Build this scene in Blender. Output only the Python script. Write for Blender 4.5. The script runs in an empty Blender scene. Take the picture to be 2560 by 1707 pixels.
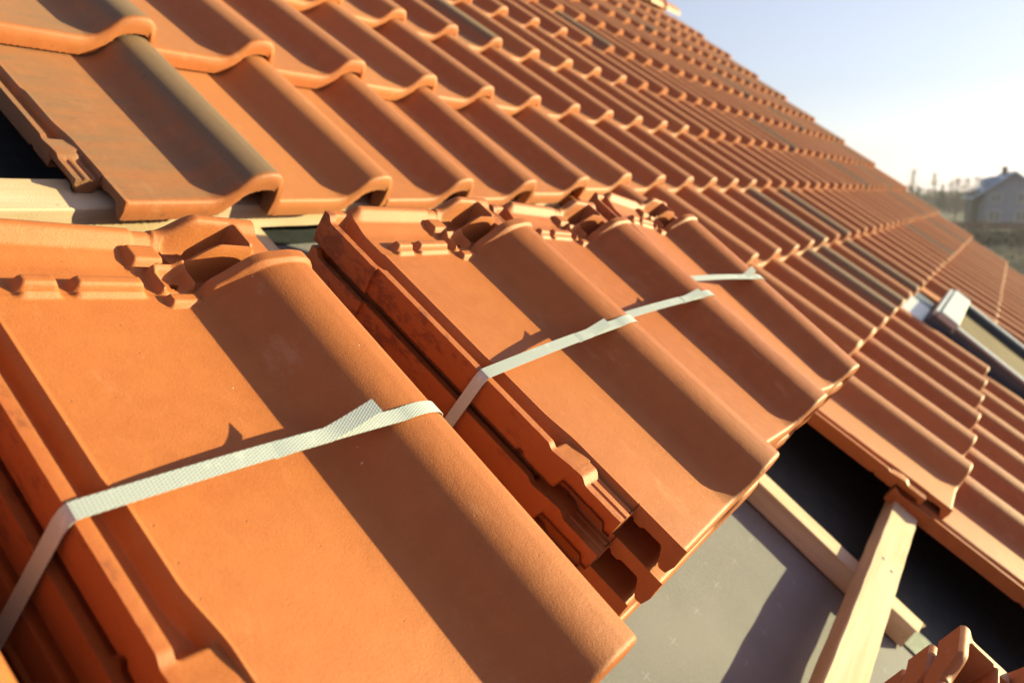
import bpy, math, random
import numpy as np
from mathutils import Matrix, Vector, Euler

random.seed(7)
sc = bpy.context.scene
C = sc.collection

# ------------------------------------------------------------------ frame
# "roof frame": u along the eaves, v up the slope, n out of the roof. M turns it into world space.
TH = math.radians(37.34)
M = Matrix.Rotation(TH, 4, 'X')
PW, PL = 0.225, 0.3334            # cover width and length of one tile

# ------------------------------------------------------------------ camera
cam = bpy.data.cameras.new('camera')
co = bpy.data.objects.new('camera', cam)
C.objects.link(co)
A_, B_, G_ = 1.00118207, -0.53971497, -0.90296704
RM = Matrix.Rotation(G_, 4, 'Z') @ Matrix.Rotation(B_, 4, 'Y') @ Matrix.Rotation(A_, 4, 'X')
CAM = Vector((-0.76309709, -0.67804538, 0.47873316))
co.matrix_world = M @ Matrix.Translation(CAM) @ RM
cam.sensor_width = 36
cam.lens = 28.02
cam.clip_start = 0.01
cam.clip_end = 6000
cam.dof.use_dof = True
cam.dof.focus_distance = 0.62
cam.dof.aperture_fstop = 7.0
sc.camera = co
CW = co.matrix_world.translation.copy()
RMI = RM.to_3x3().inverted()

def project(p):
    d = RMI @ (Vector(p) - CAM)
    if d.z > -0.05: return None
    f = 28.02 / 36 * 2560
    return (1280 - f * d.x / d.z, 853.5 + f * d.y / d.z)

# ------------------------------------------------------------------ sun and sky
SUN = (M.to_3x3() @ Vector((1.66, -0.98, 1.0))).normalized()      # towards the sun
el = math.asin(SUN.z)
az = math.atan2(SUN.x, SUN.y)
w = bpy.data.worlds.new('World')
sc.world = w
w.use_nodes = True
nt = w.node_tree
bg = nt.nodes['Background']
sky = nt.nodes.new('ShaderNodeTexSky')
sky.sky_type = 'NISHITA'
sky.sun_disc = False
sky.sun_elevation = el
sky.sun_rotation = az
sky.air_density = 1.0
sky.dust_density = 0.6
sky.ozone_density = 2.5
hs = nt.nodes.new('ShaderNodeHueSaturation')
hs.inputs['Saturation'].default_value = 0.42
hs.inputs['Value'].default_value = 0.88
nt.links.new(sky.outputs[0], hs.inputs['Color'])
tn = nt.nodes.new('ShaderNodeMix'); tn.data_type = 'RGBA'; tn.blend_type = 'MULTIPLY'
tn.inputs[0].default_value = 1.0
tn.inputs[7].default_value = (0.985, 0.965, 1.09, 1)
nt.links.new(hs.outputs[0], tn.inputs[6])
nt.links.new(tn.outputs[2], bg.inputs[0])
bg.inputs[1].default_value = 0.15
sl = bpy.data.lights.new('sun', 'SUN')
sl.energy = 5.0
sl.angle = math.radians(0.6)
sl.color = (1.0, 0.965, 0.50)
so = bpy.data.objects.new('sun', sl)
C.objects.link(so)
so.rotation_euler = SUN.to_track_quat('Z', 'Y').to_euler()
so.location = SUN * 20
sc.view_settings.view_transform = 'Standard'
sc.view_settings.look = 'None'
sc.view_settings.exposure = 1.26
sc.view_settings.gamma = 1

# ------------------------------------------------------------------ materials
def mat(name):
    m = bpy.data.materials.new(name)
    m.use_nodes = True
    return m, m.node_tree, m.node_tree.nodes['Principled BSDF']

class N:
    """tiny helper for node graphs"""
    def __init__(s, nt): s.t = nt
    def new(s, typ, ins=None, **kw):
        n = s.t.nodes.new(typ)
        for k, v in kw.items(): setattr(n, k, v)
        for k, v in (ins or {}).items():
            if hasattr(v, 'is_linked'): s.t.links.new(v, n.inputs[k])
            else: n.inputs[k].default_value = v
        return n
    def noise(s, vec, scale, detail=4, rough=0.55, **kw):
        return s.new('ShaderNodeTexNoise', {'Vector': vec, 'Scale': scale, 'Detail': detail, 'Roughness': rough}, **kw).outputs['Fac']
    def ramp(s, fac, a, b, lo=0.0, hi=1.0):
        n = s.new('ShaderNodeMapRange', {0: fac, 1: a, 2: b, 3: lo, 4: hi}, interpolation_type='SMOOTHSTEP')
        return n.outputs[0]
    def math(s, op, a, b=0.0):
        return s.new('ShaderNodeMath', {0: a, 1: b}, operation=op).outputs[0]
    def mix(s, fac, a, b, mode='MIX'):
        n = s.t.nodes.new('ShaderNodeMix'); n.data_type = 'RGBA'; n.blend_type = mode
        for i, v in ((0, fac), (6, a), (7, b)):
            if hasattr(v, 'is_linked'): s.t.links.new(v, n.inputs[i])
            else: n.inputs[i].default_value = v
        return n.outputs[2]
    def mapping(s, vec, scale=(1, 1, 1), loc=None):
        d = {'Vector': vec, 'Scale': scale}
        if loc is not None: d['Location'] = loc
        return s.new('ShaderNodeMapping', d).outputs[0]

def col(r, g, b): return (r, g, b, 1)

def clay(name, dark=False, stain=True, hero=True):
    m, nt, b = mat(name); g = N(nt)
    tc = g.new('ShaderNodeTexCoord').outputs['Object']
    oi = g.new('ShaderNodeObjectInfo').outputs['Random']
    off = g.new('ShaderNodeCombineXYZ', {0: g.math('MULTIPLY', oi, 13.7), 1: g.math('MULTIPLY', oi, 7.1), 2: g.math('MULTIPLY', oi, 3.3)}).outputs[0]
    v = g.new('ShaderNodeVectorMath', {0: tc, 1: off}, operation='ADD').outputs[0]
    big = g.noise(v, 9, 3)
    mid = g.noise(v, 60, 4, 0.6)
    fine = g.noise(v, 1300, 3, 0.7)
    c = g.mix(g.ramp(big, 0.3, 0.7), col(0.350, 0.095, 0.0230), col(0.402, 0.113, 0.0280))
    c = g.mix(g.ramp(oi, 0.0, 1.0, 0.0, 0.8), c, col(0.33, 0.080, 0.020))
    c = g.mix(g.ramp(oi, 0.35, 0.0, 0.0, 0.45), c, col(0.43, 0.134, 0.040))
    c = g.mix(g.ramp(mid, 0.35, 0.7, 0.0, 0.35), c, col(0.44, 0.132, 0.036))
    c = g.mix(g.ramp(fine, 0.45, 0.62, 0.0, 0.22), c, col(0.52, 0.180, 0.065))
    # pale lime dust in faint streaks
    st = g.noise(g.mapping(v, (30, 12, 30)), 1.0, 6, 0.7)
    c = g.mix(g.ramp(st, 0.57, 0.78, 0.0, 0.42), c, col(0.55, 0.27, 0.15))
    # tiny dark pits
    vo = g.new('ShaderNodeTexVoronoi', {'Vector': v, 'Scale': 120.0, 'Randomness': 1.0})
    pit = g.math('MULTIPLY', g.ramp(vo.outputs['Distance'], 0.10, 0.03), g.math('GREATER_THAN', g.new('ShaderNodeSeparateColor', {0: vo.outputs['Color']}).outputs[0], 0.86))
    c = g.mix(g.math('MULTIPLY', pit, 0.75), c, col(0.12, 0.04, 0.02))
    wv = g.new('ShaderNodeTexVoronoi', {'Vector': g.mapping(v, (1, 1, 1), (3.1, 1.7, 0.4)), 'Scale': 90.0, 'Randomness': 1.0})
    wp = g.math('MULTIPLY', g.ramp(wv.outputs['Distance'], 0.07, 0.03), g.math('GREATER_THAN', g.new('ShaderNodeSeparateColor', {0: wv.outputs['Color']}).outputs[1], 0.9))
    c = g.mix(g.math('MULTIPLY', wp, 0.6), c, col(0.85, 0.62, 0.45))
    xyz = g.new('ShaderNodeSeparateXYZ', {0: tc})
    if stain:      # sooty marks on the outer side of the interlock, near the head
        side = g.ramp(xyz.outputs[0], -0.022, -0.029)
        up = g.ramp(xyz.outputs[1], 0.16, 0.40)
        n1 = g.noise(g.mapping(v, (1, 1, 2)), 38, 8, 0.75)
        k = g.math('MULTIPLY', side, g.ramp(g.math('ADD', n1, g.math('MULTIPLY', up, 0.10)), 0.555, 0.66))
        k = g.math('MULTIPLY', k, g.ramp(xyz.outputs[1], 0.10, 0.25, 0.35, 0.9))
        c = g.mix(k, c, col(0.035, 0.02, 0.018))
        red = g.math('MULTIPLY', side, 0.55)
        c = g.mix(red, c, col(0.34, 0.078, 0.022))
    if dark:
        fl = g.noise(g.mapping(v, (10, 55, 10)), 1.0, 5, 0.65)
        bl = g.noise(v, 7, 2)
        k = g.ramp(g.math('ADD', g.math('MULTIPLY', fl, 0.6), g.math('MULTIPLY', bl, 0.4)), 0.34, 0.60, 0.66, 0.28)
        k = g.math('MAXIMUM', k, g.ramp(xyz.outputs[2], 0.01, 0.035, 0.0, 0.80))
        k = g.math('MULTIPLY', k, g.ramp(xyz.outputs[1], 0.0, 0.012, 0.12, 1.0))
        c = g.mix(k, c, col(0.130, 0.098, 0.062))
        sp = g.noise(g.mapping(v, (60, 220, 60)), 1.0, 3, 0.6)
        c = g.mix(g.ramp(sp, 0.64, 0.70, 0.0, 0.5), c, col(0.06, 0.05, 0.045))
    nt.links.new(c, b.inputs['Base Color'])
    b.inputs['Roughness'].default_value = 0.52
    b.inputs['Specular IOR Level'].default_value = 0.30
    b.inputs['Sheen Weight'].default_value = 0.03 if hero else 0.18
    b.inputs['Sheen Tint'].default_value = (1, 0.7, 0.5, 1)
    h = g.math('ADD', g.math('MULTIPLY', fine, 0.5), g.math('MULTIPLY', g.noise(v, 620, 4, 0.7), 0.9))
    h = g.math('ADD', h, g.math('MULTIPLY', g.noise(v, 45, 3), 1.6))
    h = g.math('SUBTRACT', h, g.math('MULTIPLY', pit, 1.5))
    h = g.math('ADD', h, wp)
    bp = g.new('ShaderNodeBump', {'Height': h, 'Strength': 0.58 if hero else 0.5, 'Distance': 0.0006})
    nt.links.new(bp.outputs[0], b.inputs['Normal'])
    return m

M_CLAY = clay('fired_clay')
M_LAID = clay('fired_clay_laid', stain=False, hero=False)
M_DARK = clay('smoked_clay', dark=True, stain=False, hero=False)

def wood_mat(name, axis=0, pale=True):
    m, nt, b = mat(name); g = N(nt)
    tc = g.new('ShaderNodeTexCoord').outputs['Object']
    s = [70, 70, 70]; s[axis] = 2.5
    n1 = g.noise(g.mapping(tc, tuple(s)), 1.0, 5, 0.6)
    s2 = [14, 14, 14]; s2[axis] = 5
    n2 = g.noise(g.mapping(tc, tuple(s2)), 1.0, 3)
    c = g.mix(g.ramp(n1, 0.3, 0.7), col(0.52, 0.355, 0.25), col(0.62, 0.46, 0.345))
    c = g.mix(g.ramp(n2, 0.42, 0.75, 0, 0.6), c, col(0.47, 0.30, 0.15))
    kn = g.noise(tc, 60, 4)
    c = g.mix(g.ramp(kn, 0.66, 0.74, 0, 0.6), c, col(0.30, 0.17, 0.08))
    nt.links.new(c, b.inputs['Base Color'])
    b.inputs['Roughness'].default_value = 0.8
    b.inputs['Specular IOR Level'].default_value = 0.2
    bp = g.new('ShaderNodeBump', {'Height': g.math('ADD', n1, g.noise(tc, 500, 2)), 'Strength': 0.5, 'Distance': 0.0008})
    nt.links.new(bp.outputs[0], b.inputs['Normal'])
    return m
M_WOOD_U = wood_mat('sawn_pine_along', 0)
M_WOOD_V = wood_mat('sawn_pine_up', 1)

def membrane_mat():
    m, nt, b = mat('roof_membrane'); g = N(nt)
    tc = g.new('ShaderNodeTexCoord').outputs['Object']
    n1 = g.noise(tc, 6, 4); n2 = g.noise(tc, 260, 3)
    c = g.mix(g.ramp(n1, 0.3, 0.7), col(0.175, 0.157, 0.172), col(0.210, 0.190, 0.206))
    c = g.mix(g.ramp(n2, 0.35, 0.65, 0, 0.3), c, col(0.24, 0.213, 0.20))
    # small printed crosses, every 9 cm
    x = g.new('ShaderNodeSeparateXYZ', {0: tc})
    P = 0.09
    fx = g.math('ABSOLUTE', g.math('SUBTRACT', g.math('PINGPONG', x.outputs[0], P), P / 2))
    fy = g.math('ABSOLUTE', g.math('SUBTRACT', g.math('PINGPONG', x.outputs[1], P), P / 2))
    a = g.math('MULTIPLY', g.math('LESS_THAN', fx, 0.0006), g.math('LESS_THAN', fy, 0.008))
    d = g.math('MULTIPLY', g.math('LESS_THAN', fy, 0.0006), g.math('LESS_THAN', fx, 0.008))
    c = g.mix(g.math('MULTIPLY', g.math('MAXIMUM', a, d), 0.35), c, col(0.40, 0.42, 0.45))
    sm = g.noise(tc, 70, 5, 0.7)
    c = g.mix(g.ramp(sm, 0.66, 0.74, 0, 0.4), c, col(0.45, 0.44, 0.42))
    nt.links.new(c, b.inputs['Base Color'])
    b.inputs['Roughness'].default_value = 0.75
    b.inputs['Specular IOR Level'].default_value = 0.25
    wv = g.new('ShaderNodeTexWave', {'Vector': tc, 'Scale': 420.0, 'Distortion': 0.4})
    bp = g.new('ShaderNodeBump', {'Height': g.math('ADD', g.math('MULTIPLY', wv.outputs['Fac'], 0.6), g.noise(tc, 14, 4)), 'Strength': 0.35, 'Distance': 0.0015})
    nt.links.new(bp.outputs[0], b.inputs['Normal'])
    return m
M_MEMB = membrane_mat()

def strap_mat():
    m, nt, b = mat('woven_plastic_strap'); g = N(nt)
    tc = g.new('ShaderNodeTexCoord').outputs['UV']
    x = g.new('ShaderNodeSeparateXYZ', {0: tc})
    # diamond embossing: two crossing diagonal waves (uv in metres)
    p = 2 * math.pi / 0.0019
    q = 2 * math.pi / 0.0042
    s1 = g.math('SINE', g.math('ADD', g.math('MULTIPLY', x.outputs[0], q), g.math('MULTIPLY', x.outputs[1], p)))
    s2 = g.math('SINE', g.math('SUBTRACT', g.math('MULTIPLY', x.outputs[0], q), g.math('MULTIPLY', x.outputs[1], p)))
    h = g.math('MAXIMUM', s1, s2)
    oc = g.new('ShaderNodeTexCoord').outputs['Object']
    c = g.mix(g.ramp(h, -0.2, 0.9), col(0.38, 0.395, 0.395), col(0.50, 0.502, 0.49))
    c = g.mix(g.ramp(g.noise(oc, 120, 4), 0.55, 0.75, 0, 0.5), c, col(0.62, 0.62, 0.57))
    nt.links.new(c, b.inputs['Base Color'])
    b.inputs['Roughness'].default_value = 0.42
    b.inputs['Specular IOR Level'].default_value = 0.5
    bp = g.new('ShaderNodeBump', {'Height': h, 'Strength': 0.45, 'Distance': 0.0002})
    nt.links.new(bp.outputs[0], b.inputs['Normal'])
    return m
M_STRAP = strap_mat()

def plain(name, c, rough=0.7, c2=None, scale=3.0, metal=0.0, spec=0.4, bump=0.0):
    m, nt, b = mat(name); g = N(nt)
    tc = g.new('ShaderNodeTexCoord').outputs['Object']
    n = g.noise(tc, scale, 5, 0.6)
    cc = g.mix(g.ramp(n, 0.3, 0.7), col(*c), col(*(c2 or [min(1, x * 0.85) for x in c])))
    nt.links.new(cc, b.inputs['Base Color'])
    b.inputs['Roughness'].default_value = rough
    b.inputs['Metallic'].default_value = metal
    b.inputs['Specular IOR Level'].default_value = spec
    if bump:
        bp = g.new('ShaderNodeBump', {'Height': n, 'Strength': 0.5, 'Distance': bump})
        nt.links.new(bp.outputs[0], b.inputs['Normal'])
    return m

# ------------------------------------------------------------------ object helpers
def link(o, parent=None):
    C.objects.link(o)
    if parent: o.parent = parent
    return o

def tag(o, label=None, cat=None, group=None, kind=None):
    if label: o['label'] = label
    if cat: o['category'] = cat
    if group: o['group'] = group
    o['kind'] = kind or 'thing'
    return o

def mesh_obj(name, verts, faces, material, parent=None, smooth=None, uvs=None):
    me = bpy.data.meshes.new(name)
    me.from_pydata([tuple(v) for v in verts], [], [tuple(f) for f in faces])
    me.materials.append(material)
    if smooth is not None:
        me.shade_smooth(); me.set_sharp_from_angle(angle=math.radians(smooth))
    me.update()
    o = bpy.data.objects.new(name, me)
    return link(o, parent)

def empty(name, loc=(0, 0, 0), rot=(0, 0, 0), roof=True):
    o = bpy.data.objects.new(name, None)
    o.empty_display_size = 0.05
    link(o)
    m = Matrix.Translation(Vector(loc)) @ Euler(rot, 'XYZ').to_matrix().to_4x4()
    o.matrix_world = (M @ m) if roof else m
    return o

def place(o, loc, rot=(0, 0, 0)):
    o.matrix_world = M @ Matrix.Translation(Vector(loc)) @ Euler(rot, 'XYZ').to_matrix().to_4x4()

class MB:
    def __init__(s): s.v = []; s.f = []
    def box(s, x0, x1, y0, y1, z0, z1, bev=0.0, taper=0.0):
        b = len(s.v)
        if bev <= 0:
            s.v += [(x0, y0, z0), (x1, y0, z0), (x1, y1, z0), (x0, y1, z0), (x0, y0, z1), (x1, y0, z1), (x1, y1, z1), (x0, y1, z1)]
            s.f += [tuple(b + i for i in q) for q in ((0, 3, 2, 1), (4, 5, 6, 7), (0, 1, 5, 4), (1, 2, 6, 5), (2, 3, 7, 6), (3, 0, 4, 7))]
            return s
        e = bev   # chamfered box: 24 vertices
        X = ((x0, x0 + e), (x1, x1 - e)); Y = ((y0, y0 + e), (y1, y1 - e)); Z = ((z0, z0 + e), (z1, z1 - e))
        idx = {}
        for i in (0, 1):
            for j in (0, 1):
                for k in (0, 1):
                    idx[i, j, k, 'x'] = len(s.v); s.v.append((X[i][0], Y[j][1], Z[k][1]))
                    idx[i, j, k, 'y'] = len(s.v); s.v.append((X[i][1], Y[j][0], Z[k][1]))
                    idx[i, j, k, 'z'] = len(s.v); s.v.append((X[i][1], Y[j][1], Z[k][0]))
        I = idx
        for i in (0, 1):
            q = [I[i, 0, 0, 'x'], I[i, 1, 0, 'x'], I[i, 1, 1, 'x'], I[i, 0, 1, 'x']]; s.f.append(tuple(q if i else q[::-1]))
            q = [I[0, i, 0, 'y'], I[1, i, 0, 'y'], I[1, i, 1, 'y'], I[0, i, 1, 'y']]; s.f.append(tuple(q[::-1] if i else q))
            q = [I[0, 0, i, 'z'], I[1, 0, i, 'z'], I[1, 1, i, 'z'], I[0, 1, i, 'z']]; s.f.append(tuple(q if i else q[::-1]))
        for a in (0, 1):
            for c in (0, 1):
                s.f.append((I[a, c, 0, 'x'], I[a, c, 1, 'x'], I[a, c, 1, 'y'], I[a, c, 0, 'y']))
                s.f.append((I[a, 0, c, 'x'], I[a, 1, c, 'x'], I[a, 1, c, 'z'], I[a, 0, c, 'z']))
                s.f.append((I[0, a, c, 'y'], I[1, a, c, 'y'], I[1, a, c, 'z'], I[0, a, c, 'z']))
        for i in (0, 1):
            for j in (0, 1):
                for k in (0, 1):
                    s.f.append((I[i, j, k, 'x'], I[i, j, k, 'y'], I[i, j, k, 'z']))
        return s
    def poly(s, pts):
        b = len(s.v); s.v += [tuple(p) for p in pts]; s.f.append(tuple(range(b, b + len(pts)))); return s
    def prism(s, pts, d):      # extrude a polygon by vector d
        b = len(s.v); n = len(pts); d = Vector(d)
        s.v += [tuple(p) for p in pts] + [tuple(Vector(p) + d) for p in pts]
        s.f.append(tuple(range(b, b + n))[::-1]); s.f.append(tuple(range(b + n, b + 2 * n)))
        for i in range(n):
            j = (i + 1) % n; s.f.append((b + i, b + j, b + n + j, b + n + i))
        return s
    def tube(s, p0, p1, r0, r1, n=6):
        p0, p1 = Vector(p0), Vector(p1); d = (p1 - p0)
        if d.length < 1e-6: return s
        q = d.to_track_quat('Z', 'Y'); b = len(s.v)
        for p, r in ((p0, r0), (p1, r1)):
            for k in range(n):
                a = 2 * math.pi * k / n
                s.v.append(tuple(p + q @ Vector((r * math.cos(a), r * math.sin(a), 0))))
        for k in range(n):
            j = (k + 1) % n; s.f.append((b + k, b + j, b + n + j, b + n + k))
        s.f.append(tuple(b + n + k for k in range(n)))
        return s
    def build(s, name, m, parent=None, smooth=None):
        o = mesh_obj(name, s.v, s.f, m, parent, smooth)
        import bmesh
        bm = bmesh.new(); bm.from_mesh(o.data); bmesh.ops.recalc_face_normals(bm, faces=bm.faces); bm.to_mesh(o.data); bm.free()
        return o

# ------------------------------------------------------------------ the clay tile
XI, WT, TT = -0.030, 0.225, 0.434       # interlock left edge, roll right edge, head
PX = [-0.05, 0.0, 0.03, 0.10, 0.118, 0.132, 0.144, 0.155, 0.163, 0.170, 0.178, 0.187, 0.196, 0.205, 0.2125, 0.2180, 0.2220, 0.2245, 0.2262]
PZ = [0.0, 0.0, 0.0, 0.0, 0.0006, 0.0042, 0.0128, 0.0240, 0.0318, 0.0365, 0.0398, 0.0420, 0.0431, 0.0428, 0.0402, 0.0352, 0.0280, 0.0180, 0.0060]

def pchip(X, Y, x):
    X = np.array(X); Y = np.array(Y); h = np.diff(X); d = np.diff(Y) / h
    m = np.zeros_like(Y)
    for i in range(1, len(X) - 1):
        if d[i - 1] * d[i] > 0:
            w1 = 2 * h[i] + h[i - 1]; w2 = h[i] + 2 * h[i - 1]
            m[i] = (w1 + w2) / (w1 / d[i - 1] + w2 / d[i])
    m[-1] = d[-1]
    i = np.clip(np.searchsorted(X, x) - 1, 0, len(X) - 2)
    t = (x - X[i]) / h[i]
    return ((1 + 2 * t) * (1 - t) ** 2) * Y[i] + t * (1 - t) ** 2 * h[i] * m[i] + t * t * (3 - 2 * t) * Y[i + 1] + t * t * (t - 1) * h[i] * m[i + 1]

def ss(x, a, b):
    t = np.clip((x - a) / (b - a), 0, 1); return t * t * (3 - 2 * t)
def win(x, a, b, e):            # 1 inside [a,b], soft edges of width e
    return ss(x, a - e / 2, a + e / 2) * (1 - ss(x, b - e / 2, b + e / 2))
def lerp(a, b, t): return a * (1 - t) + b * t

def rim_line(y): return -0.0050 - 0.0035 * ss(y, 0.224, 0.2285) + 0.0055 * (1 - ss(y, 0.120, 0.165))

def tile_top(x, y):
    P = pchip(PX, PZ, x)
    zr = P.copy()
    # slight settling of the roll at the front, rounded front edge
    fr = 0.0045
    t = np.clip((fr - y) / fr, 0, 1)
    zr -= fr * (1 - np.sqrt(np.clip(1 - t * t, 0, 1))) * 0.9
    # collar round the head end of the roll
    zr += lerp(0.0080, 0.0036, ss(x, 0.150, 0.185)) * win(y, 0.3630, 0.3745, 0.0026) * ss(x, 0.131, 0.139)
    # pan rim: the groove edge wanders a little along the tile
    xl = rim_line(y)
    # ---- interlock along the left side
    groove = lerp(-0.0015, -0.0135, win(x, -0.0215, xl - 0.0015, 0.0035))
    ledge = 0.0045 * win(x, -0.0120, xl - 0.001, 0.002) * ss(y, 0.235, 0.24)
    groove = groove + ledge * 0.7
    rib = -0.0012 + 0 * x
    inter = np.where(x < -0.0215, np.minimum(rib, groove + 0.02), groove)
    # groove closes at its lower end
    inter = lerp(-0.0040, inter, ss(y, 0.128, 0.136))
    # lower platform with three small runnels
    gk = 1 - ss(y, 0.086, 0.092)
    plat = -0.0052 - 0.0032 * (win(x, -0.0215, -0.0190, 0.0014) + win(x, -0.0105, -0.0080, 0.0014)) * gk
    plat = plat - 0.0035 * win(x, -0.0035, 0.0005, 0.002)
    plat = plat + 0.0040 * ss(y, 0.088, 0.097)
    inter = np.where(y < 0.104, plat, inter)
    inter = np.where((y >= 0.104) & (y < 0.128), lerp(-0.0015, inter, ss(y, 0.104, 0.128)), inter)
    # ledge in the head part
    headi = -0.0020 - 0.0090 * win(x, -0.0250, xl - 0.001, 0.003)
    headi = headi + (0.0035 - headi) * ss(y, 0.4205, 0.4290)
    inter = lerp(inter, headi, ss(y, 0.352, 0.362))
    z = np.where(x < xl, inter, zr)
    z = np.where((x >= xl) & (x < xl + 0.003), np.maximum(z, 0) + 0.0006, z)
    # ---- head part
    e = 0.0025
    H = -0.0005 + 0.0035 * ss(y, 0.398, 0.420)
    H = H + 0.0085 * (win(x, 0.012, 0.036, 0.006) + win(x, 0.046, 0.094, 0.006)) * win(y, 0.3745, 0.3850, 0.0055)
    rim = lerp(0.0125, 0.030, ss(x, 0.126, 0.156)) - 0.002 * win(x, 0.108, 0.124, 0.003)
    zb = 0.024 * ss(x, 0.120, 0.158)
    R = zb.copy()
    R -= (zb + 0.003) * win(x, 0.1310, 0.1835, 0.0045) * win(y, 0.3985, 0.4235, 0.0040)      # pocket
    R += 0.0055 * win(x, 0.1825, 0.1895, 0.0035) * win(y, 0.398, 0.4235, 0.004)          # its right cheek
    R += 0.0060 * win(x, 0.130, 0.186, 0.005) * win(y, 0.3930, 0.3975, 0.0026)            # front cheek
    R -= np.clip(zb + 0.001, 0, 1) * win(x, 0.128, 0.186, 0.005) * win(y, 0.3735, 0.3915, 0.004)  # trough
    R -= 0.003 * (x > 0.188) * ss(y, 0.378, 0.374)
    H = np.where(x > 0.129, R, H)
    rim = lerp(0.0035, rim, ss(x, -0.012, 0.004))
    H = H + (rim - H) * ss(y, 0.4160, 0.4280)
    H -= 0.003 * ss(y, 0.4305, 0.4345)
    # nailing pad and block
    pad = win(x, 0.1065, 0.1315, 0.003) * win(y, 0.3655, 0.3960, 0.003)
    ps = 0.0062 + 0.0050 * ss(x, 0.121, 0.131) + 0.0045 * ss(y, 0.387, 0.396)
    dish = win(x, 0.1105, 0.1275, 0.004) * win(y, 0.3715, 0.3900, 0.005)
    H = np.where(pad > 0, np.maximum(H, (ps - 0.0045 * dish) * pad), H)
    blk = win(x, 0.0980, 0.1230, 0.005) * win(y, 0.4010, 0.4200, 0.007)
    H = np.where(blk > 0, np.maximum(H, 0.0085 * blk), H)
    inr = x > xl
    k = ss(y, 0.3725, 0.3745)
    z = np.where(inr, lerp(z, H, k), z)
    # pad front lip reaches a little on to the pan
    lip = win(x, 0.1070, 0.1310, 0.003) * win(y, 0.3600, 0.3700, 0.004) * (y < 0.3735)
    z = np.where(lip > 0, np.maximum(z, 0.0055 * lip), z)
    ribs = (win(x, 0.012, 0.036, 0.006) + win(x, 0.046, 0.094, 0.006)) * win(y, 0.3705, 0.38, 0.004) * (y < 0.3735)
    z = np.where(ribs > 0, np.maximum(z, 0.0035 * ribs), z)
    return z

def tile_bot(x, y):
    P = pchip(PX, PZ, x)
    t = 0.0110 + 0.0160 * (1 - ss(y, 0.007, 0.019)) * np.where(x > 0.16, 0.92, 1.0)
    t = t + 0.008 * win(y, 0.052, 0.058, 0.004) * (x < 0.14) + 0.0025 * win(y, 0.038, 0.047, 0.003)
    b = P - t
    leg = ss(x, 0.205, 0.213)
    b = np.where(x > 0.205, lerp(b, np.maximum(P - 0.026, -0.004), leg), b)
    front = 1 - ss(y, 0.018, 0.030)
    b = np.where(x > 0.212, lerp(b, -0.024, front * ss(x, 0.212, 0.216)), b)
    side = lerp(-0.0180, -0.0305, ss(y, 0.1065, 0.1095)) - 0.006 * (1 - ss(y, 0.056, 0.062))
    side = side + 0.0035 * win(y, 0.147, 0.153, 0.003)
    b = np.where(x < -0.004, side, b)
    b = np.where((x >= -0.004) & (x < 0.010) & (y > 0.055), np.minimum(b, -0.0165), b)
    b = np.where(y > 0.373, np.minimum(b, -0.012) + 0.012 * ss(x, 0.15, 0.18), b)
    b = np.where((y > 0.405) & (y < 0.425) & (x > 0.0) & (x < 0.12), -0.022, b)       # hanging nib under the head
    return b

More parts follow.
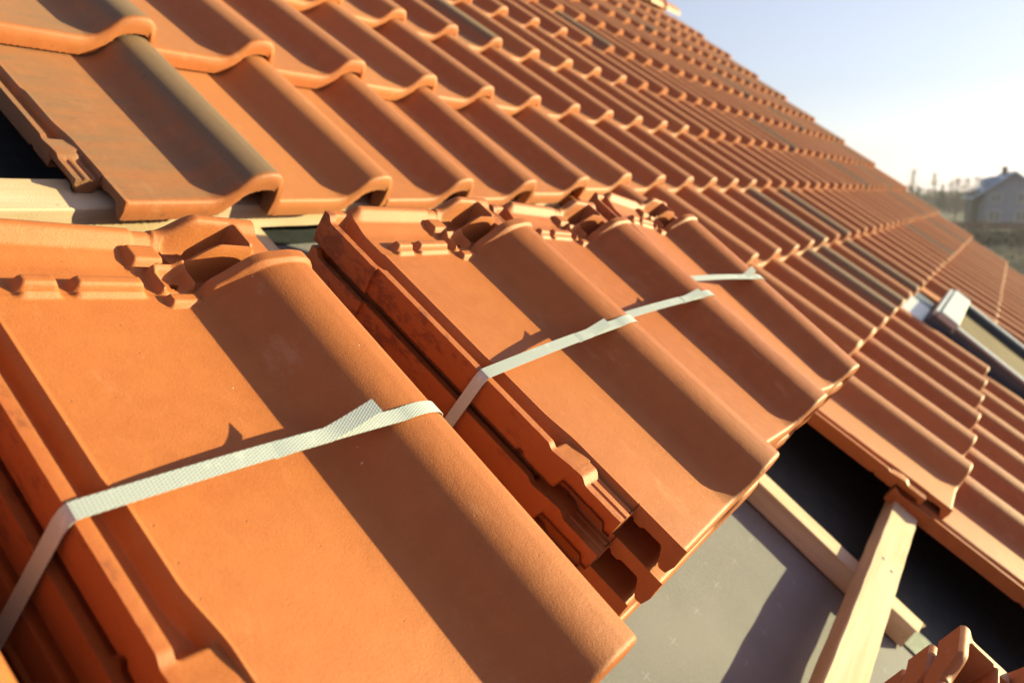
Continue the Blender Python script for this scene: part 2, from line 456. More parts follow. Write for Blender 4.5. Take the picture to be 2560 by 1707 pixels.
def make_tile(name, dx, dy_f, dy_c, material):
    xs = np.arange(XI - 0.004, 0.2262, dx)
    xs = np.unique(np.concatenate([xs, [0.226]]))
    ys = np.unique(np.concatenate([np.linspace(0, 0.165, int(0.165 / dy_f)), np.linspace(0.165, 0.352, int(0.187 / dy_c)), np.linspace(0.352, TT, int((TT - 0.352) / dy_f))]).round(6))
    X, Y = np.meshgrid(xs, ys, indexing='ij')
    X = X + (rim_line(Y) + 0.0050) * np.clip(1.25 - np.abs(X + 0.0045) / 0.0100, 0, 1) * (Y > 0.052)
    T = tile_top(X, Y); B = np.minimum(tile_bot(X, Y), T - 0.003)
    rng = np.random.RandomState(3)
    # ragged moulding at the front and the outer left edge
    n = (np.sin(X * 911) * np.sin(X * 377 + 1.3) + np.sin(X * 2113)) * 0.5
    T = T + n * 0.0003 * (1 - ss(Y, 0.0, 0.004))
    B = B + n * 0.0011 * (1 - ss(Y, 0.0, 0.006))
    m2 = np.sin(Y * 401) * np.sin(Y * 133 + 0.7)
    B = B + m2 * 0.0002 * (X < -0.02)
    T = T + m2 * 0.00015 * (X < -0.024)
    Yp = Y.copy()
    cx = (xs[:-1] + xs[1:]) / 2; cy = (ys[:-1] + ys[1:]) / 2
    CX, CY = np.meshgrid(cx, cy, indexing='ij')
    mask = np.ones_like(CX, bool)
    mask &= ~((CX < 0.0005) & (CY < 0.050))
    mask &= ~((CX < XI) & (CY < 0.356))
    mask &= ~((CX > 0.208) & (CY > 0.3735))
    mask &= ~(((CX - 0.120) ** 2 + (CY - 0.3800) ** 2) < 0.0034 ** 2)
    nx, ny = len(xs), len(ys)
    tv = np.stack([X, Yp, T], -1).reshape(-1, 3); bv = np.stack([X, Yp, B], -1).reshape(-1, 3)
    idx = np.arange(nx * ny).reshape(nx, ny)
    a, b_, c_, d_ = idx[:-1, :-1], idx[1:, :-1], idx[1:, 1:], idx[:-1, 1:]
    top = np.stack([a, b_, c_, d_], -1)[mask]
    nb = nx * ny
    bot = (np.stack([a, d_, c_, b_], -1)[mask]) + nb
    pm = np.pad(mask, 1)
    walls = []
    for (di, dj, e0, e1) in ((-1, 0, (0, 1), (0, 0)), (1, 0, (1, 0), (1, 1)), (0, -1, (0, 0), (1, 0)), (0, 1, (1, 1), (0, 1))):
        nbm = pm[1 + di: 1 + di + mask.shape[0], 1 + dj: 1 + dj + mask.shape[1]]
        I, J = np.nonzero(mask & ~nbm)
        p = idx[I + e0[0], J + e0[1]]; q = idx[I + e1[0], J + e1[1]]
        walls.append(np.stack([q, p, p + 2 * nb, q + 2 * nb], -1))
        walls.append(np.stack([q + 2 * nb, p + 2 * nb, p + nb, q + nb], -1))
    mv = tv * 0.5 + bv * 0.5
    onL = tv[:, 0] <= XI + 0.0005
    bv[onL, 0] += 0.0045
    mv[onL, 0] += 0.0006
    onF = (tv[:, 1] <= 0.0001)
    mv[onF, 1] -= 0.0012
    bv[onF, 1] += 0.0010
    F = np.concatenate([top, bot] + walls)
    V = np.concatenate([tv, bv, mv])
    used = np.unique(F); rm = -np.ones(len(V), int); rm[used] = np.arange(len(used))
    V = V[used]; F = rm[F]
    me = bpy.data.meshes.new(name)
    me.vertices.add(len(V)); me.vertices.foreach_set('co', V.ravel())
    me.loops.add(F.size); me.loops.foreach_set('vertex_index', F.ravel().astype(np.int32))
    me.polygons.add(len(F)); me.polygons.foreach_set('loop_start', np.arange(0, F.size, 4, dtype=np.int32))
    me.update(calc_edges=True)
    me.materials.append(material)
    me.shade_smooth(); me.set_sharp_from_angle(angle=math.radians(48))
    return me

ME_HERO = make_tile('bundled_tile', 0.00115, 0.00125, 0.005, M_CLAY)
ME_MID = make_tile('roof_tile_near', 0.0022, 0.0025, 0.008, M_LAID)
ME_LOW = make_tile('roof_tile_far', 0.0055, 0.008, 0.03, M_LAID)
ME_MIDD = ME_MID.copy(); ME_MIDD.materials[0] = M_DARK
ME_LOWD = ME_LOW.copy(); ME_LOWD.materials[0] = M_DARK

ORD = ['zeroth', 'first', 'second', 'third', 'fourth', 'fifth', 'sixth', 'seventh', 'eighth', 'ninth', 'tenth', 'eleventh', 'twelfth', 'thirteenth', 'fourteenth', 'fifteenth', 'sixteenth', 'seventeenth', 'eighteenth', 'nineteenth', 'twentieth']
def ordn(k):
    if k <= 20: return ORD[k]
    return {2: 'twenty', 3: 'thirty'}[k // 10] + '-' + ORD[k % 10] if k % 10 else {3: 'thirtieth'}[k // 10]

# ------------------------------------------------------------------ laid tiles
DARK = {(0, 0), (1, 0), (2, 6), (-1, 10), (-1, 12), (-2, 10), (-2, 12), (-2, 9), (-1, 26), (0, 27), (1, 29), (-2, 27), (2, 30), (3, 29), (3, 22),
        (2, 24), (4, 30), (5, 29), (0, 22), (4, 26), (-1, 30), (-2, 21), (1, 18), (3, 12), (5, 20)}
NCOL = 31
def rowname(j):
    if j == 0: return 'course touching the bare batten'
    if j > 0: return '%s course above the bare batten' % ordn(j + 1)
    return '%s course down beside the bundles' % ordn(-j)
def seen(o, marg=70):
    pts = []
    for x in (-0.03, 0.1, 0.19, 0.225):
        for y in (0, 0.17, 0.34):
            p = project((o[0] + x, o[1] + y, o[2] + (0.044 if x > 0.15 else 0)))
            if p: pts.append(p)
    return any(-marg < p[0] < 2560 + marg and -marg < p[1] < 1707 + marg for p in pts)

rr = random.Random(11)
laid = {}
NTOP = 8
for j in range(-5, NTOP):
    lo = 0 if j >= 0 else 5
    row = []
    for i in range(lo, NCOL + 1):
        if j in (-3, -4, -5) and 11 <= i <= 14: continue      # the roof window sits here
        o = ((i - 1) * PW + 0.008, j * PL, -0.028)
        if seen(o, 70 if j > -4 else 400): row.append((i, o))
    for k, (i, o) in enumerate(row):
        near = (i <= 10 and -3 <= j <= 3)
        dk = (j, i) in DARK
        me = (ME_MIDD if dk else ME_MID) if near else (ME_LOWD if dk else ME_LOW)
        t = bpy.data.objects.new('pantile', me)
        C.objects.link(t)
        n, tilt = o[2], -math.atan2(0.027, PL)
        if j == 0 and i <= 4:
            dn = 0.024 if i <= 3 else 0.012
            n -= dn; tilt += math.atan2(dn, 0.40)
        s = 1.0 if near else 1.6
        place(t, (o[0] + rr.uniform(-.001, .001), o[1] + rr.uniform(-.0015, .0015) * s, n + rr.uniform(-.0008, .0008)),
              (tilt, rr.uniform(-.004, .004), rr.uniform(-.004, .004)))
        look = 'smoky clay tile' if dk else 'orange clay tile'
        side = len(row) - k
        if k + 1 <= 14 or k < side: lb = '%s, %s from left in the %s' % (look, ordn(k + 1), rowname(j))
        else: lb = '%s, %s from far verge in the %s' % (look, ordn(NCOL + 1 - i), rowname(j))
        tag(t, lb, 'roof tile', 'clay tiles laid on the roof')
        laid[j, i] = t
print('laid tiles', len(laid))

# ------------------------------------------------------------------ bundles
r = math.radians
BUND = [   # name, pose of the top tile, number of tiles
    ('nearest strapped bundle', (-0.553, -0.696, 0.139), (r(-.5), r(6.0), r(-2.6)), 6),
    ('second strapped bundle from the left', (-0.193, -0.692, 0.138), (r(-.7), r(2.6), r(-.4)), 6),
    ('third strapped bundle from the left', (0.087, -0.675, 0.133), (r(-1.5), r(3.2), r(-3.8)), 6),
    ('farthest strapped bundle beside the laid tiles', (0.353, -0.673, 0.136), (r(.1), r(6.9), r(-5.2)), 6),
    ('loose stack in the lower right corner', (-0.172, -1.345, 0.138), (r(0), r(2.0), r(-0.5)), 6),
    ('stack at the lower left corner', (-0.853, -0.640, 0.125), (r(0), r(3.0), r(-1.0)), 5),
]
STACK = 0.0372
lay = ['top tile', 'second tile down', 'third tile down', 'fourth tile down', 'fifth tile down', 'bottom tile']
rb = random.Random(5)
for name, loc, rot, cnt in BUND:
    for k in range(cnt):
        t = bpy.data.objects.new('bundled_tile', ME_HERO)
        C.objects.link(t)
        jx, jy = (0, 0) if k == 0 else (rb.uniform(-.003, .003), rb.uniform(-.004, .004))
        Mb = Matrix.Translation(Vector(loc)) @ Euler(rot, 'XYZ').to_matrix().to_4x4() @ Matrix.Translation((jx, jy, -STACK * k)) @ Matrix.Rotation(0 if k == 0 else rb.uniform(-.006, .006), 4, 'Z')
        t.matrix_world = M @ Mb
        which = lay[k] if k < cnt - 1 else 'bottom tile'
        tag(t, 'orange clay tile, %s of the %s' % (which, name), 'roof tile', 'clay tiles stacked in bundles')

# ------------------------------------------------------------------ straps
def ribbon(name, path, width, thick, parent, twist=None):
    """path: list of (x, y, z) centre points in tile space; the width lies along y"""
    V = []; F = []; UV = []
    n = len(path); P = [Vector(p) for p in path]; s = 0; S = []
    for i in range(n):
        if i: s += (P[i] - P[i - 1]).length
        S.append(s)
        tg = (P[min(i + 1, n - 1)] - P[max(i - 1, 0)]).normalized()
        wd = Vector((0, 1, 0)); wd = (wd - tg * wd.dot(tg)).normalized()
        if twist: wd = Matrix.Rotation(twist[i], 3, tg) @ wd
        nm = tg.cross(wd).normalized()
        for a, b in ((-1, 0), (1, 0), (1, 1), (-1, 1)):
            V.append(P[i] + wd * (a * width / 2) + nm * (b * thick))
    for i in range(n - 1):
        a = i * 4; b = a + 4
        for k in range(4):
            l = (k + 1) % 4
            F.append((a + k, b + k, b + l, a + l)); UV.append([(S[i], k), (S[i + 1], k), (S[i + 1], l), (S[i], l)])
    F.append((0, 1, 2, 3)); UV.append([(0, 0)] * 4)
    e = (n - 1) * 4; F.append((e + 3, e + 2, e + 1, e)); UV.append([(0, 0)] * 4)
    o = mesh_obj(name, V, F, M_STRAP, parent)
    uv = o.data.uv_layers.new(name='UVMap')
    ky = {0: 0, 1: width, 2: width, 3: 0}
    li = 0
    for q in UV:
        for (u_, k_) in q:
            uv.data[li].uv = (u_, ky[k_]); li += 1
    import bmesh
    bm = bmesh.new(); bm.from_mesh(o.data); bmesh.ops.recalc_face_normals(bm, faces=bm.faces); bm.to_mesh(o.data); bm.free()
    o.data.shade_smooth(); o.data.set_sharp_from_angle(angle=r(30))
    return o

def roll_pts(x0, x1, n, off=0.0012):
    X = np.linspace(x0, x1, n); Z = pchip(PX, PZ, X) + off
    return list(zip(X, Z))

def strap(loc, rot, y0, y1, label, tail, depth=0.2):
    root = empty('plastic_strap', loc, rot)
    tag(root, label, 'strap', 'plastic straps round the tile bundles')
    pts = [(-0.0335, -depth), (-0.0335, -0.15), (-0.0335, -0.075), (-0.0335, -0.008), (-0.0325, -0.002), (-0.0305, 0.0012), (-0.026, 0.0024)]
    # taut over the pan, from the outer rib to the flank of the roll
    xt, zt = 0.1745, float(pchip(PX, PZ, np.array([0.1745]))[0]) + 0.0012
    for t in np.linspace(0, 1, 16)[1:-1]:
        pts.append((-0.026 + (xt + 0.026) * t, 0.0024 + (zt - 0.0024) * t + 0.0020 * math.sin(math.pi * t)))
    pts += roll_pts(0.1745, 0.214, 12)
    pts += [(0.2195, 0.0300), (0.2235, 0.022), (0.2272, 0.008), (0.2285, -0.004), (0.2285, -0.08), (0.2285, -depth)]
    path = []
    for x, z in pts:
        t = (x + 0.03) / 0.25
        path.append((x, y0 + (y1 - y0) * min(max(t, 0), 1), z))
    ribbon('band', path, 0.0108, 0.0006, root)
    x0, xw, xe, lift, dy, w2 = tail
    def zs(x):
        t = (x + 0.026) / (xt + 0.026)
        return 0.0024 + (zt - 0.0024) * t + 0.0020 * math.sin(math.pi * t) if x < xt else float(pchip(PX, PZ, np.array([x]))[0]) + 0.0012
    def yc(x): return y0 + (y1 - y0) * min(max((x + 0.03) / 0.25, 0), 1)
    pl = []; tw = []
    for t in np.linspace(0, 1, 7):
        x = x0 + (xw - x0) * t; pl.append((x, yc(x) - 0.0008, zs(x) - 0.0002 + 0.0010 * min(1, t * 3))); tw.append(0)
    for t in np.linspace(0, 1, 8)[1:]:
        x = xw + (xe - xw) * t
        pl.append((x, yc(x) - 0.0008 + dy * t, zs(x) + 0.0008 + lift * t ** 1.4)); tw.append(w2 * t)
    ribbon('loose_end', pl, 0.0108, 0.0006, root, tw)
    return root

strap(*BUND[0][1:3], 0.2160, 0.2025, 'pale green woven plastic strap with a lifted tail, round the nearest bundle', (0.074, 0.113, 0.151, 0.0095, 0.0060, 0.10))
strap(*BUND[1][1:3], 0.2140, 0.2020, 'white plastic strap with a crimped overlap, round the second bundle from the left', (0.098, 0.118, 0.152, 0.0040, 0.0030, 0.05))
strap(*BUND[2][1:3], 0.2140, 0.2030, 'white plastic strap tied round the third bundle from the left', (0.120, 0.132, 0.172, 0.0040, 0.0035, 0.05))
strap(*BUND[3][1:3], 0.2330, 0.2080, 'small white plastic strap round the farthest bundle, its end standing up', (0.120, 0.140, 0.170, 0.0100, 0.0090, 0.3))

# ------------------------------------------------------------------ battens, counter battens, membrane
def beam(name, L, wd, th, material, seed, axis=0, raggy=0.0, rough_end=False):
    """a sawn timber: length along axis, wandering edges; top at z=0"""
    rs = np.random.RandomState(seed); n = int(L / 0.012) + 2
    S = np.linspace(0, L, n); sec = []
    ph = rs.rand(8) * 6.28
    for s in S:
        w1 = 0.0007 * math.sin(s * 5 + ph[0]) + 0.0003 * math.sin(s * 67 + ph[1]) + raggy * (0.5 + 0.5 * math.sin(s * 13 + ph[2]) * math.sin(s * 37 + ph[3]))
        w2 = 0.0007 * math.sin(s * 6 + ph[4]) + 0.0003 * math.sin(s * 59 + ph[5])
        c = 0.0018
        sec.append([(0 + c - w1, 0), (wd - c + w2, 0), (wd + w2, -c), (wd + w2, -th), (0 - w1, -th), (0 - w1, -c)])
    V = []; F = []
    for i, (s, pr_) in enumerate(zip(S, sec)):
        for k, (a, z) in enumerate(pr_):
            ss_ = s
            if rough_end and i == 0: ss_ = s + rs.uniform(-0.012, 0.012)
            V.append((ss_, a, z) if axis == 0 else (a, ss_, z))
    for i in range(n - 1):
        for k in range(6):
            l = (k + 1) % 6
            F.append((i * 6 + k, i * 6 + l, i * 6 + 6 + l, i * 6 + 6 + k))
    F.append(tuple(range(6))); F.append(tuple((n - 1) * 6 + k for k in range(6))[::-1])
    o = mesh_obj(name, V, F, material, None, 25)
    import bmesh
    bm = bmesh.new(); bm.from_mesh(o.data); bmesh.ops.recalc_face_normals(bm, faces=bm.faces); bm.to_mesh(o.data); bm.free()
    return o

M_NAIL = plain('galvanised_nail', (0.18, 0.18, 0.18), 0.35, (0.12, 0.10, 0.09), 300, 0.8)
BT = -0.079       # top of the battens
blab = {0: 'bare pine batten under the front edge of the lowest laid tiles', 1: 'pine batten hidden beneath the heads of the strapped bundles',
        2: 'pine batten beneath the middle of the strapped bundles', 3: 'sunlit pine batten crossing the open gap at lower right'}
for k in range(4):
    o = beam('roof_batten', 2.55 if k else 2.7, 0.054, 0.040, M_WOOD_U, 10 + k, 0, 0.003 if k == 0 else 0.0)
    place(o, (-1.6 if k else -1.3, 0.026 - k * PL, BT), (0, 0, 0.0005 * (k - 1)))
    tag(o, blab[k], 'batten', 'horizontal battens')
    if k in (0, 3):
        x0 = 0.607 - (-1.6 if k else -1.3)
        for (dx, dy) in ((-0.008, 0.018), (0.010, 0.037)):
            MB().tube((x0 + dx, dy, -0.002), (x0 + dx, dy, 0.0009), 0.0032, 0.0030, 10).build('nail', M_NAIL, o)
for k, (u, v0, v1, lb) in enumerate(((0.584, -1.048, 1.2, 'pine counter batten running down the slope beside the grey membrane'),
                                     (-0.02, -0.62, 1.2, 'pine counter batten running up the slope under the bundles'),
                                     (1.25, -2.0, 1.2, 'pine counter batten under the laid tiles at right'))):
    o = beam('counter_batten', v1 - v0, 0.046, 0.040, M_WOOD_V, 30 + k, 1, 0.001, rough_end=(k == 0))
    place(o, (u, v0, BT - 0.0405))
    tag(o, lb, 'batten', 'counter battens')
MEMN = BT - 0.0405 - 0.0405 - 0.001
# membrane: one sheet, slightly sagging
gx = np.linspace(-2.2, 6.95, 120); gy = np.linspace(-2.6, 2.72, 90)
V = [(x, y, 0.0022 * math.sin(x * 9 + 1) * math.sin(y * 6) - 0.0028 + 0.0006 * math.sin(x * 41 + y * 23)) for x in gx for y in gy]
F = [(i * 90 + j, (i + 1) * 90 + j, (i + 1) * 90 + j + 1, i * 90 + j + 1) for i in range(119) for j in range(89)]
o = mesh_obj('roof_membrane', V, F, M_MEMB, None, 60)
place(o, (0, 0, MEMN)); tag(o, 'grey roofing membrane with small printed crosses under the battens', 'membrane')

M_GAPSHADE = plain('black_gap_shade', (0.018, 0.018, 0.020), 0.6, (0.03, 0.03, 0.034), 40, 0, 0.3, bump=0.002)  # near-black sheets paint deep shade over the same grey membrane
for (u0, u1, v0, v1, lb) in ((0.607, 1.25, -2.0, 0.028, 'black sheet painting the deep shade in the gap beside the laid tiles'), (-1.6, 1.25, 0.03, 1.5, 'black sheet painting the shade above the bare batten')):
    o = mesh_obj('shade_strip', [(u0, v0, 0), (u1, v0, 0), (u1, v1, 0), (u0, v1, 0)], [(0, 1, 2, 3)], M_GAPSHADE)
    place(o, (0, 0, MEMN + 0.0006)); tag(o, lb, 'membrane', 'painted shade strips')

# ------------------------------------------------------------------ ridge and verge
M_RIDGE = clay('ridge_clay', stain=False, hero=False)
def ridge_cap():
    V = []; F = []; n = 14; segs = [(0, .118), (.02, .118), (.028, .108), (.36, .098), (.40, .096)]
    for rr_ in (0, 0.014):
        for s, rad in segs:
            for k in range(n + 1):
                a = math.pi * (-0.08 + 1.16 * k / n)
                V.append((s, (rad - rr_) * math.cos(a), (rad - rr_) * math.sin(a) * 0.85))
    m = n + 1; B = len(segs) * m
    for q in (0, B):
        for i in range(len(segs) - 1):
            for k in range(n):
                F.append((q + i * m + k, q + i * m + k + 1, q + (i + 1) * m + k + 1, q + (i + 1) * m + k))
    for i in (0, len(segs) - 1):
        for k in range(n): F.append((i * m + k, i * m + k + 1, B + i * m + k + 1, B + i * m + k))
    me = bpy.data.meshes.new('ridge_tile'); me.from_pydata(V, [], F); me.materials.append(M_RIDGE)
    me.shade_smooth(); me.set_sharp_from_angle(angle=r(40)); return me
ME_R = ridge_cap()
for k in range(5):
    o = bpy.data.objects.new('ridge_tile', ME_R); C.objects.link(o)
    o.matrix_world = M @ Matrix.Translation((7.05 - 0.4 - 0.37 * k, 2.79, -0.03)) @ Matrix.Rotation(-TH, 4, 'X') @ Matrix.Rotation(r(-1.0), 4, 'Y')
    tag(o, 'half-round clay ridge tile, %s from the far gable end' % ordn(k + 1), 'ridge tile', 'ridge tiles along the roof top')
M_BARGE = plain('dark_fascia', (0.05, 0.035, 0.03), 0.6)
b = MB().box(6.955, 6.985, -4.2, 2.75, -0.30, -0.075)
o = b.build('barge_board', M_BARGE); place(o, (0, 0, 0))
tag(o, 'dark board along the far verge of the roof', 'board')

# ------------------------------------------------------------------ roof window
M_ALU = plain('white_aluminium', (0.46, 0.46, 0.46), 0.35, (0.42, 0.42, 0.42), 20, 0.0, 0.5)
M_ALUD = plain('flashing_and_shade', (0.05, 0.06, 0.085), 0.45, (0.07, 0.08, 0.10), 20, 0.2)
M_INNER = plain('varnished_lining', (0.17, 0.115, 0.07), 0.8, (0.14, 0.09, 0.055), 8, 0, 0.1)
M_GROOVE = plain('lining_joint', (0.20, 0.12, 0.05), 0.6)  # brown strip along the panel joint
win_ = empty('roof_window', (2.30, -0.753, 0.0))
tag(win_, 'white framed roof window set into the tiles at right', 'roof window')
WW, WL = 0.73, 1.30
MB().box(0.003, WW - 0.003, -0.088, -0.003, -0.07, 0.021).build('frame_head', M_ALUD, win_)  # dark colour paints the shade on the cover's lower sides
tc_ = MB().box(0, WW, -0.090, -0.016, 0.022, 0.048, 0.004).box(0.0, WW, -0.014, 0.0, 0.022, 0.040, 0.003).build('top_cover', M_ALU, win_)
MB().box(0.42, 0.52, -0.0155, -0.0145, 0.030, 0.0405).build('slot', M_ALUD, tc_)
MB().box(0, 0.040, -WL, -0.091, 0.028, 0.038, 0.003).build('side_rail', M_ALU, win_)
MB().box(WW - 0.045, WW, -WL, -0.091, 0.028, 0.038, 0.003).build('side_rail', M_ALU, win_)
MB().box(0.002, 0.038, -WL, -0.091, -0.10, 0.027).build('frame_side', M_ALUD, win_)
MB().box(WW - 0.043, WW - 0.002, -WL, -0.091, -0.10, 0.027).build('frame_side', M_ALUD, win_)
MB().box(0.0385, WW - 0.0455, -WL, -0.091, -0.06, 0.004).build('blind_panel', M_INNER, win_)
MB().box(0.25, 0.268, -WL, -0.091, 0.0045, 0.010).build('panel_joint', M_GROOVE, win_)
MB().box(-0.03, 0.33, 0.002, 0.10, -0.035, -0.020, 0.002).build('flashing', M_ALU, win_)
MB().box(0.34, WW + 0.03, 0.002, 0.10, -0.065, -0.055).box(-0.055, -0.004, -WL, 0.0, -0.075, -0.070).build('flashing', M_ALUD, win_)

# ------------------------------------------------------------------ surroundings (world space)
GZ = CW.z - 5.6
M_GRASS = plain('winter_field', (0.095, 0.055, 0.042), 0.95, (0.05, 0.032, 0.028), 0.08, bump=0.05)
def ground():
    V = []; F = []; n = 60
    xs = [-10 + 645 * (k / n) ** 1.4 for k in range(n + 1)]; ys = [-62 + 250 * k / n for k in range(n + 1)]
    for x in xs:
        for y in ys: V.append((x, y, GZ + 0.15 * math.sin(x * .09) * math.sin(y * .11)))
    for i in range(n):
        for j in range(n): a = i * (n + 1) + j; F.append((a, a + n + 1, a + n + 2, a + 1))
    o = mesh_obj('ground', V, F, M_GRASS, None, 80); tag(o, kind='structure', label='brownish winter grass and bare ground below the roof'); return o
ground()

M_RENDER = plain('pale_render', (0.24, 0.25, 0.31), 0.9, (0.21, 0.22, 0.28), 1.5)
M_MROOF = plain('grey_metal_roof', (0.20, 0.30, 0.45), 0.4, (0.17, 0.26, 0.40), 1.0, 0.1, 0.5)  # blue of the reflected sky is put into the base colour
M_TRIM = plain('dark_trim', (0.09, 0.08, 0.08), 0.6)
M_GLASS = plain('window_glass', (0.10, 0.11, 0.13), 0.15, (0.14, 0.15, 0.17), 1.0, 0, 0.6)
M_FRAME = plain('window_frame_white', (0.55, 0.53, 0.52), 0.6)
M_BRICK = plain('red_brown_plinth', (0.20, 0.05, 0.045), 0.8, (0.11, 0.045, 0.04), 3)
def far_house():
    D = 150; fx = D; x1 = D + 12
    root = empty('neighbour_house', (fx, 0, GZ), (0, 0, math.radians(10)), roof=False)
    tag(root, 'pale two-storey house with a grey-blue gable roof in the distance at right', 'house')
    yl, yr, ym = 4.3, -4.0, 0.15
    ze, zt = 5.5, 8.55
    b = MB(); b.prism([(0, yl, 0), (0, yl, ze), (0, ym, zt), (0, yr, ze), (0, yr, 0)], (x1 - fx, 0, 0)); b.build('wall', M_RENDER, root)
    # roof slabs, overhanging
    ov = 1.25; th = 0.28; sl = (zt - ze) / (yl - ym)
    b = MB()
    for s in (1, -1):
        ye = ym + s * (yl - ym + ov); zz = ze - sl * ov
        b.prism([(-0.7, ye, zz), (-0.7, ym, zt + 0.02), (-0.7, ym, zt + th + .1), (-0.7, ye, zz + th)], (x1 - fx + 1.4, 0, 0))
    ro = b.build('roof', M_MROOF, root)
    c = MB().box(5.0, 5.8, 0.4, 1.1, zt - 0.6, zt + 1.1).box(4.9, 5.9, 0.3, 1.2, zt + 1.1, zt + 1.2); c.build('chimney', M_TRIM, ro)
    d = MB().prism([(3.0, 1.6, ze + 1.4), (3.0, 4.0, ze + 1.0), (3.0, 4.0, ze + 2.3), (3.0, 2.6, ze + 2.7), (3.0, 1.6, ze + 2.6)], (4.0, 0, 0)); d.build('dormer', M_MROOF, ro)
    b = MB(); ye = yl + ov; zz = ze - sl * ov
    b.prism([(-0.74, ye, zz - 0.06), (-0.74, ym, zt - 0.06), (-0.74, ym, zt + 0.05), (-0.74, ye, zz + 0.10)], (0.03, 0, 0)); b.build('barge_board', M_TRIM, root)
    MB().tube((-0.15, yl - 0.1, 0), (-0.15, yl - 0.1, ze), 0.10, 0.10, 8).build('downpipe', M_TRIM, root)
    for (y, z, ww, hh) in ((2.4, 4.15, 1.3, 1.2), (2.4, 1.2, 1.5, 1.5), (-1.3, 4.15, 1.3, 1.4), (-1.3, 1.2, 1.5, 1.5)):
        wn = MB().box(-0.06, 0.0, y - ww / 2 - .12, y + ww / 2 + .12, z - .12, z + hh + .12).build('window', M_FRAME, root)
        MB().box(-0.09, -0.062, y - ww / 2, y - 0.05, z, z + hh).box(-0.09, -0.062, y + 0.05, y + ww / 2, z, z + hh).build('pane', M_GLASS, wn)
    # porch / side wing on the left, dark
    MB().prism([(2.0, yl, 0), (2.0, yl + 1.2, 0), (2.0, yl + 1.2, ze + .2), (2.0, yl, ze + .6)], (7, 0, 0)).build('side_wing', M_TRIM, root)
far_house()
fr = empty('garden_fence', (138, 0, GZ), (0, 0, 0), roof=False)
tag(fr, 'low red-brown garden fence in front of the pale house', 'fence')
b = MB()
for k in range(26): b.box(0, 0.08, -6 + k * 0.62, -6 + k * 0.62 + 0.55, 0.25, 1.35)
b.build('panel', M_BRICK, fr)
for k in range(9): MB().box(-0.1, 0.12, -6.1 + k * 1.98, -5.95 + k * 1.98, 0, 1.6).build('post', M_TRIM, fr)

# trees: bare winter crowns, each its own thing
M_BARK = plain('bark', (0.09, 0.07, 0.055), 0.9)
M_TWIG = plain('twigs', (0.13, 0.10, 0.085), 0.95)
M_EVER = plain('evergreen', (0.035, 0.05, 0.03), 0.95, (0.06, 0.07, 0.04), 2)
def tree(x, y, h, seed, conif, label, group):
    rs = random.Random(seed)
    root = empty('conifer' if conif else 'bare_tree', (x, y, GZ), (0, 0, rs.uniform(0, 6)), roof=False)
    tag(root, label, 'tree', group)
    MB().tube((0, 0, 0), (0.05 * h, 0, h * 0.5), h * 0.022, h * 0.012).tube((0.05 * h, 0, h * 0.5), (0.04 * h, 0.02 * h, h * 0.93), h * 0.012, h * 0.003).build('trunk', M_BARK, root)
    b = MB(); L = []
    for k in range(90 if not conif else 150):
        t = rs.uniform(0.22, 0.97); a = rs.uniform(0, 6.283)
        rad = (h * (0.16 if h > 13 else 0.27) * math.sin(min(1, (1.08 - t)) * 2.2) if not conif else h * 0.22 * (1.02 - t))
        p0 = Vector((0.045 * h, 0, h * t)); rl = rad * rs.uniform(0.6, 1.0)
        p1 = p0 + Vector((math.cos(a) * rl, math.sin(a) * rl, h * rs.uniform(0.03, 0.12) if not conif else -h * 0.02))
        if not conif:
            b.tube(p0, p1, h * 0.005, h * 0.0015, 3)
            for q in range(5):
                p2 = p0.lerp(p1, rs.uniform(0.4, 1)); p3 = p2 + Vector((rs.uniform(-1, 1), rs.uniform(-1, 1), rs.uniform(0, 1))) * h * 0.07
                b.tube(p2, p3, h * 0.003, h * 0.001, 3)
        else:
            for q in range(6):
                c = p0.lerp(p1, rs.uniform(0.1, 1)); s = h * 0.035
                b.poly([c + Vector((rs.uniform(-s, s), rs.uniform(-s, s), rs.uniform(-s, s))) for _ in range(3)])
    b2 = mesh_obj('crown', b.v, b.f, M_EVER if conif else M_TWIG, root)
rs = random.Random(3)
TREES = [(400, 56.7, 10.6, 0), (420, 41.7, 15.6, 0), (430, 34.4, 14.2, 0), (430, 26.5, 10.9, 0), (235, 21.5, 7.5, 1), (236, 26.5, 7.2, 0), (240, 17.0, 8.0, 1), (245, 13.0, 9.0, 0),
         (230, 10.2, 8.8, 0), (225, 28.6, 6.8, 1), (232, 33, 7.0, 0), (238, 37, 7.6, 0), (260, 41, 9, 0), (250, 9.0, 9.5, 0)]
tl = ['small bare tree nearest the roof verge on the horizon', 'tallest thin bare tree on the horizon', 'second tall thin bare tree right of the tallest', 'hazy bare tree just left of the pale house',
      'dark conifer on the horizon between the two tall bare trees', 'low bare tree left of the tallest bare tree', 'dark conifer left of the hazy bare tree', 'bare tree beside the pale house eaves',
      'bushy bare tree behind the pale house roof edge', 'low dark conifer near the roof verge', 'bare tree half hidden behind the roof verge', 'bare tree mostly hidden by the tiled roof', 'bare tree behind the tiled roof edge, farthest left', 'bare tree rising behind the eaves of the pale house']
for k, (x, y, h, cf) in enumerate(TREES): tree(x, y, h, k, cf, tl[k], 'trees along the horizon')
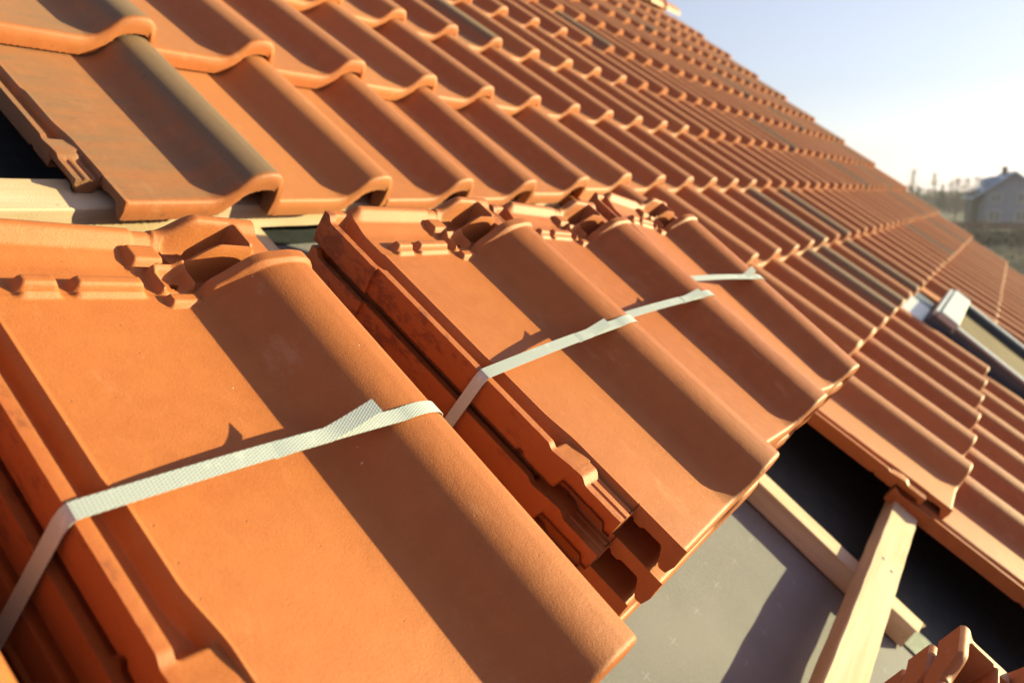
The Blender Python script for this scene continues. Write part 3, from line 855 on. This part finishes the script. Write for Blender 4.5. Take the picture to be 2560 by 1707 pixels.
# far hedge line / wood and near scrub: uncountable
def scrub(name, x0, x1, y0, y1, h, n, s, m, label, seed):
    rs = random.Random(seed); V = []; F = []
    for k in range(n):
        x, y = rs.uniform(x0, x1), rs.uniform(y0, y1)
        hh = h * (0.55 + 0.45 * math.sin(y * .35 + x * .05) ** 2) * rs.uniform(0.3, 1)
        c = Vector((x, y, GZ + hh * rs.random())); b0 = len(V)
        for _ in range(3): V.append(c + Vector((rs.uniform(-s, s), rs.uniform(-s, s), rs.uniform(-s, s))))
        F.append((b0, b0 + 1, b0 + 2))
    o = mesh_obj(name, V, F, m); tag(o, label, 'scrub', kind='stuff')
M_SCR = plain('bare_scrub', (0.070, 0.050, 0.055), 0.95, (0.045, 0.040, 0.050), 0.4)
M_SCR2 = plain('dark_scrub', (0.030, 0.020, 0.020), 0.95, (0.055, 0.036, 0.030), 0.4)
scrub('far_wood', 270, 600, -60, 180, 8.0, 30000, 1.3, M_SCR, 'hazy bare woodland along the horizon', 1)
scrub('hedge', 95, 128, -8, 22, 1.6, 9000, 0.25, M_SCR2, 'dark low hedge and scrub below the pale house', 2)
scrub('dry_grass', 40, 92, -6, 22, 0.5, 9000, 0.16, plain('dry_grass', (0.22, 0.17, 0.09), 0.95), 'tufts of dry yellowish grass below the roof verge', 4)
# wooden posts and a sapling stake or two near the house
for k, (x, y, h) in enumerate(((128, 6.6, 3.6), (118, 2.6, 2.5))):
    o = MB().tube((0, 0, 0), (0, 0, h), 0.12, 0.09, 7).build('garden_post', M_TWIG)
    o.location = (x, y, GZ); tag(o, ['tall thin garden post left of the pale house', 'short garden post in front of the pale house'][k], 'post', 'garden posts')

# ------------------------------------------------------------------ haze
hz = MB().box(-12, 640, -64, 190, GZ - 1.2, CW.z + 12).build('haze', M_TRIM)
hm = bpy.data.materials.new('haze'); hm.use_nodes = True
hn = hm.node_tree; hn.nodes.clear()
ho = hn.nodes.new('ShaderNodeOutputMaterial'); hv = hn.nodes.new('ShaderNodeVolumePrincipled')
hv.inputs['Color'].default_value = (1.0, 0.93, 1.0, 1); hv.inputs['Density'].default_value = 0.00035; hv.inputs['Anisotropy'].default_value = 0.3
hn.links.new(hv.outputs[0], ho.inputs['Volume'])
hz.data.materials[0] = hm
tag(hz, 'pale evening haze over the fields', 'haze', kind='stuff')
